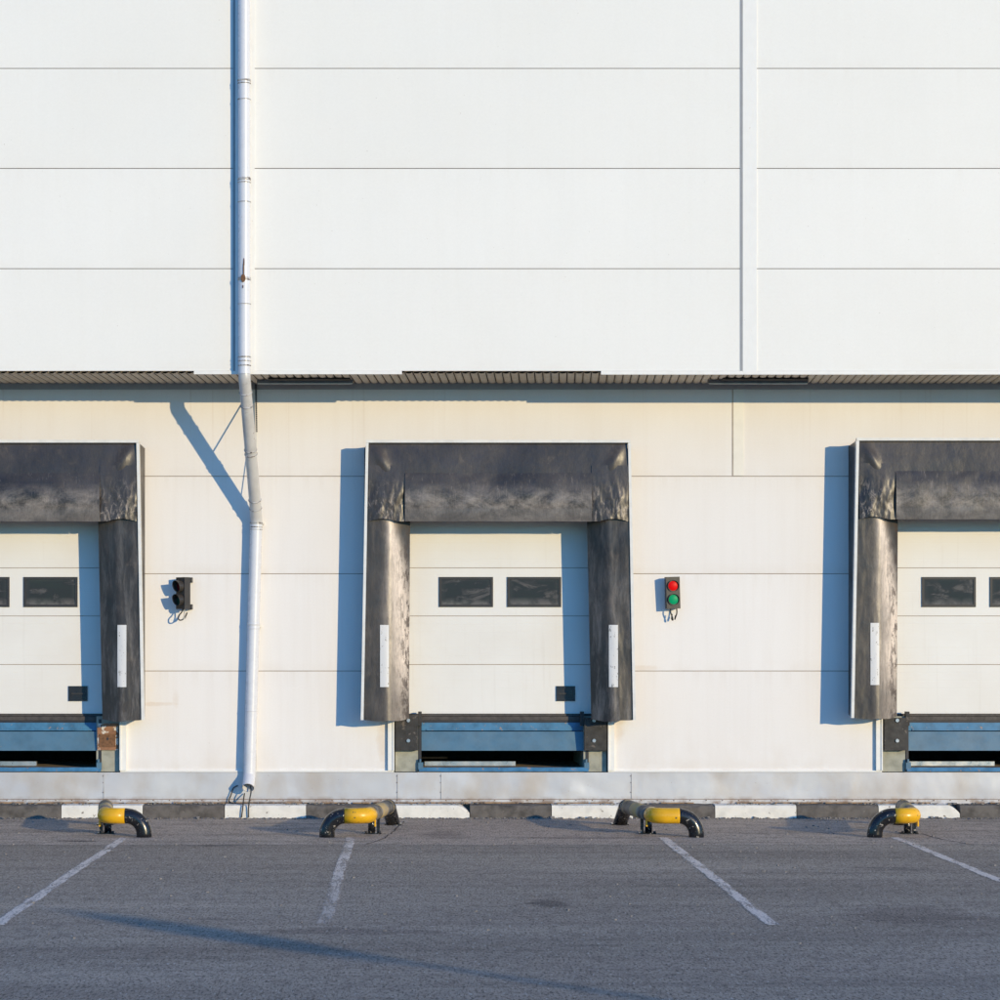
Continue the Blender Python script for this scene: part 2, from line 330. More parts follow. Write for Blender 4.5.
# ------------------------------------------------------------------ mesh helpers
def prop(o, label=None, cat=None, group=None, kind=None):
    if label: o['label'] = label
    if cat: o['category'] = cat
    if group: o['group'] = group
    if kind: o['kind'] = kind
    return o
def link(name, me, mats, parent=None):
    for m in (mats if isinstance(mats, (list, tuple)) else [mats]): me.materials.append(M[m] if isinstance(m, str) else m)
    o = bpy.data.objects.new(name, me); COL.objects.link(o)
    if parent: o.parent = parent
    return o
def empty(name, loc, rz=0):
    o = bpy.data.objects.new(name, None); COL.objects.link(o); o.location = loc; o.rotation_euler = (0, 0, rz)
    o.empty_display_size = .2; return o
class MB:
    def __init__(s): s.bm = bmesh.new(); s.uv = s.bm.loops.layers.uv.new('UVMap')
    def box(s, x0, x1, y0, y1, z0, z1, mi=0, mat=None):
        vs = [s.bm.verts.new((x, y, z)) for z in (z0, z1) for y in (y0, y1) for x in (x0, x1)]
        if mat is not None:
            for v in vs: v.co = mat @ v.co
        for q in ((0, 2, 3, 1), (4, 5, 7, 6), (0, 1, 5, 4), (2, 6, 7, 3), (0, 4, 6, 2), (1, 3, 7, 5)):
            f = s.bm.faces.new([vs[i] for i in q]); f.material_index = mi
        return s
    def grid(s, nx, nz, fn, smooth=True, mi=0):
        vs = [[s.bm.verts.new(fn(i/nx, j/nz)) for i in range(nx+1)] for j in range(nz+1)]
        for j in range(nz):
            for i in range(nx):
                f = s.bm.faces.new((vs[j][i], vs[j+1][i], vs[j+1][i+1], vs[j][i+1])); f.smooth = smooth; f.material_index = mi
                for lp, (a, b) in zip(f.loops, ((i, j), (i, j+1), (i+1, j+1), (i+1, j))): lp[s.uv].uv = (a/nx, b/nz)
        return s
    def sweep(s, pts, r, seg=20, cap=True, radii=None, mi=0):
        pts = [Vector(p) for p in pts]; n = len(pts); rings = []; L = 0; Ls = []
        t0 = (pts[1]-pts[0]).normalized(); up = Vector((0, 0, 1)) if abs(t0.z) < .9 else Vector((0, 1, 0))
        a = t0.cross(up).normalized()
        for i, p in enumerate(pts):
            t = ((pts[min(i+1, n-1)]-pts[max(i-1, 0)])).normalized()
            a = (a-t*a.dot(t)).normalized(); b = t.cross(a)
            rr = radii[i] if radii else r
            if i: L += (p-pts[i-1]).length
            Ls.append(L)
            rings.append([s.bm.verts.new(p+(a*math.cos(2*math.pi*k/seg)+b*math.sin(2*math.pi*k/seg))*rr) for k in range(seg)])
        for i in range(n-1):
            for k in range(seg):
                k2 = (k+1) % seg
                f = s.bm.faces.new((rings[i][k], rings[i][k2], rings[i+1][k2], rings[i+1][k])); f.smooth = True; f.material_index = mi
                for lp, (uu, vv) in zip(f.loops, ((k, i), (k+1, i), (k+1, i+1), (k, i+1))): lp[s.uv].uv = (uu/seg, Ls[vv])
        if cap:
            f = s.bm.faces.new(rings[0]); f.material_index = mi
            f = s.bm.faces.new(list(reversed(rings[-1]))); f.material_index = mi
        return s
    def done(s, name, mats, parent=None, bevel=0):
        if bevel:
            bmesh.ops.bevel(s.bm, geom=[e for e in s.bm.edges if len(e.link_faces) == 2 and e.calc_face_angle(0) > .6], offset=bevel, segments=2, profile=.6, affect='EDGES')
        bmesh.ops.recalc_face_normals(s.bm, faces=s.bm.faces)
        me = bpy.data.meshes.new(name); s.bm.to_mesh(me); s.bm.free()
        return link(name, me, mats, parent)
def dup_tree(o, parent=None):
    c = o.copy(); COL.objects.link(c)
    if parent: c.parent = parent
    for ch in list(o.children): dup_tree(ch, c)
    return c
def fillet(corners, radii, seg=10):
    """polyline through corners with rounded bends"""
    P = [Vector(c) for c in corners]; out = [P[0]]
    for i in range(1, len(P)-1):
        a = (P[i-1]-P[i]).normalized(); b = (P[i+1]-P[i]).normalized(); r = radii[i-1]
        half = a.angle(b)/2; d = r/math.tan(half)
        p0 = P[i]+a*d; p1 = P[i]+b*d; c = P[i]+(a+b).normalized()*(r/math.sin(half))
        v0 = p0-c; v1 = p1-c; ang = v0.angle(v1)
        for k in range(seg+1):
            t = k/seg
            out.append(c+(v0*math.sin((1-t)*ang)+v1*math.sin(t*ang))/math.sin(ang))
    out.append(P[-1]); return out
def nz(x, y, z, s=1.0): return noise.noise(Vector((x*s, y*s, z*s)))

# ------------------------------------------------------------------ setting: ground
g = MB(); g.box(-300, 300, -400, 200, -.5, 0); g = g.done('asphalt_ground', 'asphalt'); prop(g, kind='structure')
for i, (X, y0, y1, m) in enumerate(((-3.18, -3.30, -11.8, 'line'), (-.685, -3.30, -11.7, 'linef'), (2.75, -3.30, -11.8, 'line'), (5.31, -3.30, -11.8, 'line'))):
    o = MB().grid(1, 8, lambda u, v: (X-.06+.12*u+.012*nz(v*3, i, 0), y0+(y1-y0)*v, .004), False).done('parking_line', m)
    prop(o, kind='structure')

# cracks in the worn surface
def crack(pts, w):
    mb = MB(); P2 = []
    for i in range(len(pts)-1):
        for k in range(10):
            t = k/10; X = pts[i][0]*(1-t)+pts[i+1][0]*t; Y = pts[i][1]*(1-t)+pts[i+1][1]*t
            P2.append((X+.03*nz(X*5, Y*5, 3), Y+.05*nz(X*4, Y*6, 7)))
    P2.append(pts[-1])
    for (x0, y0), (x1, y1) in zip(P2, P2[1:]):
        d = Vector((x1-x0, y1-y0, 0)).normalized(); q = Vector((-d.y, d.x, 0))*w*(.6+.5*random.random())
        vs = [mb.bm.verts.new(v) for v in (Vector((x0, y0, .003))-q, Vector((x1, y1, .003))-q, Vector((x1, y1, .003))+q, Vector((x0, y0, .003))+q)]
        mb.bm.faces.new(vs)
    prop(mb.done('asphalt_crack', 'crack'), kind='structure')
M['crack'] = simple('dark_crack', (.06, .05, .045), .9)
crack([(5.72, -2.7), (5.78, -3.6), (5.95, -4.25)], .010)
crack([(-.12, -.8), (-.22, -2.4), (-.35, -3.6), (-.50, -4.2)], .008)
crack([(-.15, -1.5), (.35, -1.7), (.62, -1.6)], .009)
crack([(6.2, -2.9), (6.9, -3.6), (8.5, -4.1)], .007)
crack([(-4.6, -4.3), (-2.5, -4.35), (0, -4.28), (2.9, -4.33), (7.9, -4.26)], .006)
# ------------------------------------------------------------------ the warehouse
YF = -1.1
ZS = 5.36
WL, WR = -22.0, 26.0
ware = empty('warehouse', (1.084, 0, 0))
prop(ware, 'pale sandwich panel warehouse with overhanging upper storey and dock doors', 'warehouse')
ware_off = Vector((-1.084, 0, 0))
def wpart(o, label=None):
    o.parent = ware; o.location = o.location+ware_off
    if label: o['label'] = label
    return o
DC = [1.084-6.005, 1.084, 1.084+6.005]            # opening centres on the wall
HW = 1.318
# lower wall
mb = MB(); zj = [.551, 1.795, 2.992, 4.193, ZS+.1]; ZO = 3.95
edges = [WL]
for c in DC: edges += [c-HW, c+HW]
edges.append(WR)
gp = .0045
for r in range(4):
    z0, z1 = zj[r]+(gp if r else 0), zj[r+1]-gp
    for k in range(0, len(edges), 2):
        mb.box(edges[k], edges[k+1], 0, .1, z0, z1)
    for c in DC:
        zz = max(z0, ZO)
        if z1 > zz: mb.box(c-HW, c+HW, 0, .1, zz, z1)
for k in range(0, len(edges), 2): mb.box(edges[k]+.01, edges[k+1]-.01, .012, .15, .56, ZS, 1)
for c in DC: mb.box(c-HW, c+HW, .012, .15, ZO+.01, ZS, 1)
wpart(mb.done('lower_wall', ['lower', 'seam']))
# upper wall
mb = MB(); zu = [ZS+.01, 6.588, 7.779, 8.967, 10.16, 11.35]
vj = [WL, -16.2, -8.1-6.0+6.0, -1.995, 3.997, 10.0, 16.0, 22.0, WR]
for r in range(5):
    for k in range(len(vj)-1):
        mb.box(vj[k]+.012, vj[k+1]-.012, YF, YF+.1, zu[r]+gp, zu[r+1]-gp)
mb.box(WL+.02, WR-.02, YF+.012, YF+.15, ZS+.02, 11.34, 1)
wpart(mb.done('upper_wall', ['upper', 'seamup']))
mb = MB(); mb.box(WL-.05, WR+.05, YF-.06, YF+.25, 11.35, 11.45); mb.box(WL-.05, WR+.05, YF-.06, YF-.03, 11.2, 11.35)
wpart(mb.done('roof_coping', 'trim'))
mb = MB(); mb.box(WL+.03, WR-.03, YF+.16, 18, ZS+.12, 11.2); mb.box(WL+.03, WR-.03, 2.4, 18, 0, ZS+.1)
wpart(mb.done('building_body', 'upper'))
# vertical joint covers
for x0, x1 in ((3.915, 4.083), (-2.11, -1.88), (-8.20, -8.0), (9.90, 10.07)):
    mb = MB(); mb.box(x0, x1, YF-.010, YF-.001, ZS-.0, 11.2); mb.box(x0-.028, x0-.002, YF-.006, YF-.001, ZS, 11.2, 1)  # grey strip on the left painted in as the cover's shadow and gap
    wpart(mb.done('joint_cover', ['cover', 'greytrim'], bevel=.004))
mb = MB(); mb.box(3.945, 4.072, -.008, -.001, 4.20, ZS-.09); mb.box(3.93, 3.9445, -.004, -.001, 4.20, ZS-.09, 1)
wpart(mb.done('joint_cover', ['coverlow', 'coverseam'], bevel=.002))
mb = MB(); mb.box(-1.93, -1.92, -.004, -.0005, .57, ZS-.09)
wpart(mb.done('joint_cover', 'coverlow'))
# soffit: ribbed sheets running back to the wall
mb = MB(); pitch = .0965; sk = .06; x = WL
while x < WR:
    def P(xx, yy, zz): return (xx+sk*(yy-YF), yy, zz)
    prof = [(0, 0), (.012, -.009), (.040, -.014), (.070, -.009), (.084, .0), (.086, .018), (.094, .018), (.0965, 0)]
    a = [mb.bm.verts.new(P(x+q[0], YF+.012, ZS-.002+q[1])) for q in prof]
    b = [mb.bm.verts.new(P(x+q[0], -.03, ZS-.014+q[1])) for q in prof]
    for k in range(7):
        f = mb.bm.faces.new((a[k], a[k+1], b[k+1], b[k])); f.material_index = 1 if k in (4, 5) else 0
    x += pitch
wpart(mb.done('soffit', ['soffit', 'soffitdark']))
mb = MB(); mb.box(WL, WR, YF+.16, -.005, ZS+.04, ZS+.10)
wpart(mb.done('soffit_backing', 'soffitdark'))
mb = MB(); mb.box(WL, WR, -.028, -.001, 5.262, 5.352)
wpart(mb.done('wall_head_flashing', 'greytrim'))
# drip trims, missing in two stretches
for x0, x1, dz in ((wx(194, YF), wx(402, YF), .018), (wx(601, YF), WR, .022)):
    mb = MB(); mb.box(x0, x1, YF-.008, YF+.02, ZS-dz-.008, ZS+.012)
    wpart(mb.done('drip_trim', 'trim'))
# base flashing
mb = MB()
def plf(u, v):
    X = WL+(WR-WL)*u; zz = .548-(.548-.215)*v
    dent = .010*nz(X*1.1, 0, zz*2)+.006*nz(X*4, 1, zz*3)
    for c in DC: dent -= .016*math.exp(-((X-c-.9)/.35)**2)*math.sin(9*(X+zz))*v
    return (X, -.035+dent*math.sin(math.pi*min(v*1.1, 1)), zz)
mb.grid(900, 8, plf)
mb.grid(900, 1, lambda u, v: (WL+(WR-WL)*u, -.035-.012*v, .215))
mb.grid(900, 2, lambda u, v: (WL+(WR-WL)*u, -.047-.004*nz(u*160, 3, v), .215-.055*v))
mb.box(WL, WR, -.02, .6, .02, .545)
mb.box(WL, WR, -.0475, -.04, .2155, .221, 1)  # thin dark line drawn in as shading of the ledge groove
for px_ in (104, 397.5, 441, 631):
    mb.box(wx(px_), wx(px_)+.003, -.043, -.03, .222, .53, 3)
    for zz in (.30, .42, .50): mb.box(wx(px_)-.010, wx(px_)-.002, -.047, -.03, zz, zz+.008, 1)
for k in range(int((WR-WL)/.2)):
    X = WL+.2*k; mb.box(X, X+.012, -.054, -.046, .200, .210, 1)
X = WL; random.seed(21)
while X < WR:
    L_ = random.uniform(.15, .7)
    if random.random() < .8: mb.box(X, X+L_, -.080, -.056, .168, .178+random.uniform(0, .008), 2)
    X += L_+random.uniform(0, .06)
wpart(mb.done('base_flashing', ['plinth', 'rust', 'tanrust', 'plinthseam']))
mb = MB(); mb.box(WL, DC[0]-HW, -.030, -.001, .551, .575)
for a, b in ((DC[0]+HW, DC[1]-HW), (DC[1]+HW, DC[2]-HW), (DC[2]+HW, WR)): mb.box(a, b, -.030, -.001, .551, .572)
wpart(mb.done('wall_foot_trim', 'trim'))

# ---- dock openings (doors, posts, pits)
DZ = .16
def dock_parts(c, xd, handle_dx):
    for s in (-1, 1):       # white corner trims beside the opening
        mb = MB(); a, b = sorted((c+s*(HW-.004), c+s*(HW+.075))); mb.box(a, b, -.05, -.001, .5725, 1.75); a2, b2 = sorted((c+s*(HW-.004), c+s*(HW+.014))); mb.box(a2, b2, -.062, -.0505, .5725, 1.75)
        wpart(mb.done('door_trim', 'trim'))
        mb = MB(); x0, x1 = sorted((c+s*(HW-.015), c+s*(HW-.30)))
        mb.box(x0, x1, .03, 2.0, .555, 1.235)
        wpart(mb.done('concrete_post', 'concrete', bevel=.012))
    # pit behind the lip
    mb = MB()
    mb.box(c-HW+.29, c+HW-.29, .02, 2.1, .3, .597)
    wpart(mb.done('pit_floor', 'pit'))
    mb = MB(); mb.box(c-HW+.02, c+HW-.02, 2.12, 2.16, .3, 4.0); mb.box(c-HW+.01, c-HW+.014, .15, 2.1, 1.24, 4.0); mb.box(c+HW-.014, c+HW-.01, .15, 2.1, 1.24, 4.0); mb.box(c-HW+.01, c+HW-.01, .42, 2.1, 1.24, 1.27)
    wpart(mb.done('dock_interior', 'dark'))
    # door
    zs = [1.262, 1.873, 2.474, 3.069, 3.68]
    mb = MB()
    for r in range(4):
        mb.box(c-HW+.03, c+HW-.03, DZ, DZ+.04, zs[r]+.004, zs[r+1]-.004)
    mb.box(c-HW+.04, c+HW-.04, DZ+.008, DZ+.035, zs[0]+.01, 3.69, 1)
    mb.box(c-HW+.03, c+HW-.03, DZ+.001, DZ+.04, 3.70, 3.95)
    door = wpart(mb.done('dock_door', ['door', 'seam']))
    def sub(o): o.parent = door; return o
    for k in (0, 1):
        x0 = .322+.843*k+xd-1.084+1.084; x1 = x0+.669
        z0, z1 = wz(607, DZ), wz(577, DZ); w = .030; yf = DZ-.014
        mb = MB(); mb.box(x0, x1, yf, DZ-.001, z0, z0+w); mb.box(x0, x1, yf, DZ-.001, z1-w, z1); mb.box(x0, x0+w, yf, DZ-.001, z0+w, z1-w); mb.box(x1-w, x1, yf, DZ-.001, z0+w, z1-w)
        sub(mb.done('window_frame', 'frame'))
        mb = MB(); mb.grid(1, 1, lambda u, v: (x0+w+(x1-x0-2*w)*u, DZ-.004, z0+w+(z1-z0-2*w)*v), False)
        sub(mb.done('window_pane', 'glass'))
    hx = 1.772+xd+handle_dx
    mb = MB(); z0, z1 = 1.421, 1.607
    mb.box(hx, hx+.235, DZ-.016, DZ-.001, z0, z0+.025); mb.box(hx, hx+.235, DZ-.016, DZ-.001, z1-.03, z1)
    mb.box(hx, hx+.03, DZ-.016, DZ-.001, z0+.025, z1-.03); mb.box(hx+.205, hx+.235, DZ-.016, DZ-.001, z0+.025, z1-.03)
    mb.box(hx+.03, hx+.205, DZ-.004, DZ-.0015, z0+.025, z1-.03); mb.box(hx+.035, hx+.20, DZ-.022, DZ-.006, z0+.085, z0+.10, 1)
    sub(mb.done('handle', ['handle', 'tlbody']))
    mb = MB(); mb.box(c-HW+.03, c+HW-.03, DZ-.02, DZ+.03, 1.236, 1.263)
    sub(mb.done('bottom_seal', 'seal'))
dock_parts(DC[0], -5.985, -.05); dock_parts(DC[1], 0, 0); dock_parts(DC[2], 5.975, 0)

# ------------------------------------------------------------------ dock levellers
def make_leveller(c):
    t = empty('dock_leveller', (c, 0, .6)); x0, x1 = .105-1.084, 2.13-1.084
    def pt(o): return o
    mb = MB(); mb.box(x0, x1, .115, .16, .455, .555); mb.box(x0+.06, x1-.32, .10, .114, .458, .475)
    pt(mb.done('lip_hinge', 'bluechip', t))
    mb = MB(); mb.grid(40, 4, lambda u, v: (x0+(x1-x0)*u, .075-.03*v+.004*nz(u*5, v, 0), .447-.235*v))
    mb.box(x0, x1, .08, .10, .215, .445)
    pt(mb.done('lip', 'blue', t))
    mb = MB(); mb.box(x0-.03, x1+.03, .11, .19, .585, .632, 1); mb.box(x0-.03, x1+.03, .12, .17, .556, .5845)
    pt(mb.done('platform_edge', ['darksteel', 'seal'], t))
    for s in (0, 1):
        a = x0-.035 if s == 0 else x1+.002
        mb = MB(); mb.box(a, a+.033, .02, .16, .0, .6)
        pt(mb.done('side_frame', 'darksteel', t))
        mb = MB(); b = x0-.04 if s == 0 else x1-.02
        mb.box(b, b+.06, -.02, .05, -.02, .07); mb.box(b+.015, b+.035, -.03, .03, .07, .11)
        pt(mb.done('lip_keeper', 'blue', t))
    mb = MB()
    def sf(u, v): return (x0-.03+(x1-x0+.06)*u, -.036+.02*(1-v)+.006*nz(u*22, 1, 0), .008-.048*v+.005*nz(u*9, 4, 0))
    mb.grid(120, 3, sf); mb.box(x0-.03, x1+.03, -.012, .12, -.045, .004)
    pt(mb.done('sill_angle', 'bluechip', t))
    mb = MB(); mb.box(x0+.04, x0+1.18, .55, .62, .0, .055)
    pt(mb.done('prop_bar', 'steel', t))
    return t
lev = make_leveller(DC[1])
prop(lev, 'blue dock leveller lip under the door of the middle bay', 'dock leveller', 'dock levellers under the doors')
for c, lab in ((DC[0], 'blue dock leveller lip beneath the door of the left bay, cut by the photo edge'), (DC[2], 'blue dock leveller lip beneath the door of the right bay')):
    o = dup_tree(lev); o.location = (c, 0, .6); o['label'] = lab

# ------------------------------------------------------------------ bumpers
def bumper(c, side, kind, label, zt=1.2):
    x0, x1 = sorted((side*(HW-.02), side*(HW-.295))); xc = c+(x0+x1)/2; w = (x1-x0)
    t = empty('dock_bumper', (xc, .025, .82))
    prop(t, label, 'dock bumper', 'dock bumpers flanking the levellers')
    if kind == 'rubber':
        mb = MB(); mb.box(-w/2, w/2, -.10, 0, 0, zt-.82+.02); mb.done('rubber_block', 'rubber', t, bevel=.012)
        e = -side*(w/2+.024)
        mb = MB(); mb.box(e-.022, e+.022, -.05, .05, .30, .475); mb.done('guide_angle', 'rubber', t, bevel=.004)
        for zz in (.12, .37):
            mb = MB(); mb.sweep([(.02*-side, -.118, zz), (.02*-side, -.099, zz)], .022, 10); mb.done('bolt', 'steel', t)
    else:
        mb = MB(); mb.box(-w/2+.01, w/2-.01, -.02, 0, 0, .33); mb.done('backing_plate', 'rustplate', t, bevel=.003)
        mb = MB(); mb.box(-w/2+.03, w/2-.04, -.028, -.021, .04, .20); mb.done('worn_pad', 'rust', t, bevel=.003)
        mb = MB(); mb.sweep([(0, -.034, .14), (0, -.0285, .14)], .016, 10); mb.done('bolt', 'darksteel', t)
    return t
bumper(DC[0], 1, 'plate', 'rusty steel bumper plate stripped of its rubber, right of the left bay leveller')
bumper(DC[0], -1, 'rubber', 'black rubber dock bumper left of the left bay leveller, outside the photo edge')
bumper(DC[1], -1, 'rubber', 'black rubber dock bumper with bolts, left of the middle bay leveller', 1.24)
bumper(DC[1], 1, 'rubber', 'black rubber dock bumper with one pale bolt, right of the middle bay leveller', 1.2)
bumper(DC[2], -1, 'rubber', 'black rubber dock bumper with bolts, left of the right bay leveller', 1.2)
bumper(DC[2], 1, 'rubber', 'black rubber dock bumper right of the right bay leveller, outside the photo edge', 1.2)

# ------------------------------------------------------------------ dock shelters
PF = -.372
def make_shelter():
    t = empty('dock_shelter', (1.037, 0, 0))
    ZT, ZB = 4.609, 1.204
    hw = lambda z: 1.61+(ZT-z)/(ZT-ZB)*.062        # the front splays towards the foot
    mb = MB(); mb.box(-1.606, 1.606, PF-.05, PF+.03, ZT-.034, ZT); mb.done('top_rail', 'alu', t, bevel=.004)
    for s in (-1, 1):
        mb = MB()
        def f(u, v):
            z = ZT-.036+(ZB-ZT+.036)*v; a = hw(z)
            pr = [(a-.034, PF+.02), (a-.034, PF-.045), (a, PF-.045), (a, PF+.03)]
            q = pr[int(round(u*3))]; return (s*q[0], q[1], z)
        mb.grid(3, 24, f, False); mb.done('side_rail', 'alu', t)
        mb = MB()
        def g(u, v):   # fabric side running back to the wall
            z = ZT-.02+(ZB-ZT+.02)*v; a = hw(z)-.004
            k = math.sin(math.pi*u)
            return (s*(a+(1.637-a)*u+k*.018*nz(z*2.2, u*2, 3)-k*.012), PF+.03+(-PF-.032)*u, z-.05*u*(1-v)+.03*u*v)
        mb.grid(12, 60, g); mb.done('side_wall', 'vright', t)
        mb = MB()
        ai = lambda z: (1.073 if s < 0 else 1.090)+(3.612-z)/(3.612-ZB)*(.012 if s < 0 else .052)
        def cur(u, v, off=0):
            z = 3.80+(ZB-.0-3.80)*v; xo = hw(z)-.037; xi = ai(z)
            y = PF-.025+.15*max(0, u-.3)**1.7*2.0
            y += .020*math.sin(math.pi*u)*nz(s*3+u*1.2, z*.9, 2)+.005*nz(u*5+s, z*2, 9)*math.sin(math.pi*u)+.0015*nz(u*14, z*5, s)
            y -= .02*math.exp(-((u-.55)/.16)**2)
            zz = z+(.03*nz(u*2.3, s*4, 0)-.012*math.sin(math.pi*u))*max(0, v-.95)*20
            return (s*(xo+(xi-xo)*u), y-off, zz)
        mb.grid(44, 130, cur); mb.done('side_curtain', 'vleft' if s < 0 else 'vright', t)
        # reflective tape
        mb = MB()
        def tp(u, v):
            z = 2.36-.755*v; x = (1.437-.107*u) if s < 0 else (1.345+.11*u)
            vv = (3.80-z)/(3.80-ZB); xo = hw(z)-.037; uu = (xo-x)/(xo-ai(z)); p = cur(uu, vv, .007)
            return (s*x, p[1], z)
        mb.grid(6, 24, tp); mb.done('reflective_strip', 'tape', t)
    # header
    mb = MB()
    def hd(u, v):
        x = -1.572+3.144*u; z = 4.572-.935*v
        v2 = v*1.55; y = PF+.004-.05*math.sin(min(1, v2*1.1)*math.pi/2)+.06*max(0, v-.6)
        ed = min(1, min(u, 1-u)*9)
        y += .018*ed*math.sin(min(v*1.4, 1)*math.pi/2)*nz(x*1.3, z*2.5, 5)+.02*(1-ed)*v
        for cx in (-1.50, 1.50): y -= .030*math.exp(-((x-cx*(1-.25*v))/.07)**2)*math.exp(-((v-.22)/.16)**2)
        return (x, y, z)
    mb.grid(140, 46, hd); mb.done('header_curtain', 'vhead', t)
    mb = MB()
    def fl(u, v):
        x = -1.135+2.27*u; z = 4.205-(4.205-3.617)*v
        y = PF-.052-.045*math.sin(math.pi*min(1, v*.85))
        y += .010*nz(x*1.6, z*3, 8)+.004*nz(x*5, z*9, 1)
        return (x, y, z+.007*v*nz(x*2.5, 1, 1))
    mb.grid(120, 36, fl); mb.done('header_flap', 'vflap', t)
    for s in (-1, 1):
        mb = MB()
        def cf(u, v):
            x = 1.578-(.445)*u; z = 4.30-(4.30-3.632)*v
            w = min(1, v*1.7)**1.5
            hv = min(1, (4.572-z)/.935*1.55*1.1)
            y = PF+.004-.05*math.sin(hv*math.pi/2)-.008-.03*math.sin(math.pi*u)*w
            y += w*(.024*nz(u*2.6+s*7, v*1.3, 1)+.012*nz(u*6+s+v*2, v*2.4, 4)+.004*nz(u*15, v*9, s))
            zz = z+(.032*math.sin(math.pi*min(1, u*1.25))-.015)*max(0, v-.75)*4
            return (s*x, y, zz)
        mb.grid(40, 50, cf); mb.done('corner_flap', 'vcorner', t)
    # closed roof of the box
    mb = MB(); mb.grid(20, 4, lambda u, v: (-1.59+3.18*u, PF+.03+.365*v, ZT-.012-.045*v)); mb.done('roof_cover', 'vhead', t)
    return t
sh = make_shelter()
prop(sh, 'black padded dock shelter around the middle bay, seen whole', 'dock shelter', 'dock shelters around the loading doors')
SC = ((1.037-5.975, 0, 'black padded dock shelter at left, only its right half in the photo'), (1.037+5.962, .025, 'black padded dock shelter at right, cut by the photo edge'))
for X, dz, lab in SC:
    o = dup_tree(sh); o.location = (X, 0, dz); o['label'] = lab

# ------------------------------------------------------------------ kerb stones
xk = wx(62, -.25); kw = 81.6*(D-.25)/F
rows = [(-2, 'black', 'dark kerb stone out at the far left, below the left bay leveller'),
        (-1, 'black', 'chipped dark kerb stone at the left photo edge, below the left bay'),
        (0, 'white', 'white kerb stone behind the leftmost pipe barrier'),
        (1, 'black', 'dark kerb stone between the leftmost barrier and the downpipe'),
        (2, 'white', 'white kerb stone directly below the downpipe outlet'),
        (3, 'black', 'dark kerb stone behind the elbow of the second barrier from left'),
        (4, 'white', 'white kerb stone with a broken right corner, below the middle bay'),
        (5, 'black', 'dark rubbly kerb stone below the centre of the middle bay'),
        (6, 'white', 'white kerb stone below the right end of the middle bay'),
        (7, 'black', 'dark kerb stone behind the third barrier from left'),
        (8, 'white', 'white kerb stone between the two right barriers'),
        (9, 'black', 'dark kerb stone left of the rightmost barrier'),
        (10, 'white', 'white kerb stone with chipped end behind the rightmost barrier'),
        (11, 'black', 'dark worn kerb stone at the right photo edge'),
        (12, 'white', 'white kerb stone beyond the right photo edge')]
for k, colr, lab in rows:
    x0 = xk+k*kw; w = kw-.008; mb = MB(); cut = .10 if k in (4, 10) else .015
    def kf(u, v, x0=x0, w=w, k=k, cut=cut):
        X = x0+w*u; r = .018*abs(nz(X*6, v*5, k)) if colr == 'black' else .006*abs(nz(X*6, v*5, k))
        prof = [(-.305, -.02), (-.300, .06), (-.296, .13), (-.285, .158), (-.24, .165), (-.15, .167), (-.04, .168)]
        q = prof[int(round(v*6))]; y, z = q
        e = max(0, (X-(x0+w-cut*1.6))/(cut*1.6))
        if z > .1: z -= r+e*e*(.09 if cut > .05 else .004)
        y += r*.6
        return (X, y, z)
    mb.grid(48, 6, kf, False)
    for u in (0, 1):
        vs = [mb.bm.verts.new(kf(u, v/6)) for v in range(7)]+[mb.bm.verts.new((x0+w*u, -.04, -.02))]
        f = mb.bm.faces.new(vs)
    o = mb.done('kerb_stone', 'kwhite' if colr == 'white' else 'kblack')
    prop(o, lab, 'kerb stone', 'kerb stones along the wall')
mb = MB()      # remaining kerb run beyond the photo
for a, b in ((WL, xk-2*kw-.01), (xk+13*kw, WR)): mb.box(a, b, -.30, -.04, -.02, .165)
prop(mb.done('kerb', 'kblack', bevel=.01), kind='structure')

# grit along the foot of the kerb
mb = MB(); random.seed(3)
for i in range(1500):
    X = random.uniform(-6.5, 9.5); y = -.31-abs(random.gauss(0, .06)); s = random.uniform(.004, .014)*(1 if random.random() > .03 else 1.8)
    m = Matrix.Translation((X, y, s*.4)) @ Matrix.Rotation(random.uniform(0, 3), 4, 'Z') @ Matrix.Rotation(random.uniform(0, 1), 4, 'X')
    mb.box(-s, s, -s*.7, s*.7, -s*.5, s*.5, 0, m)
for i in range(500):
    X = random.uniform(-6.5, 9.5); y = random.uniform(-.26, -.06); s = random.uniform(.004, .013)
    if nz(X*1.3, 0, 0) < -.05: continue
    m = Matrix.Translation((X, y, .168+s*.4)) @ Matrix.Rotation(random.uniform(0, 3), 4, 'Z')
    mb.box(-s*1.6, s*1.6, -s, s, -s*.5, s*.7, 0, m)
for i in range(420):
    X = random.uniform(-6.5, 9.5); y = random.uniform(-13, -.4); s = random.uniform(.005, .013)
    m = Matrix.Translation((X, y, s*.4)) @ Matrix.Rotation(random.uniform(0, 3), 4, 'Z')
    mb.box(-s, s, -s*.8, s*.8, -s*.5, s*.5, 0, m)
prop(mb.done('gravel', 'stone'), 'loose grit and crumbs scattered along the painted kerb', 'gravel', kind='stuff')

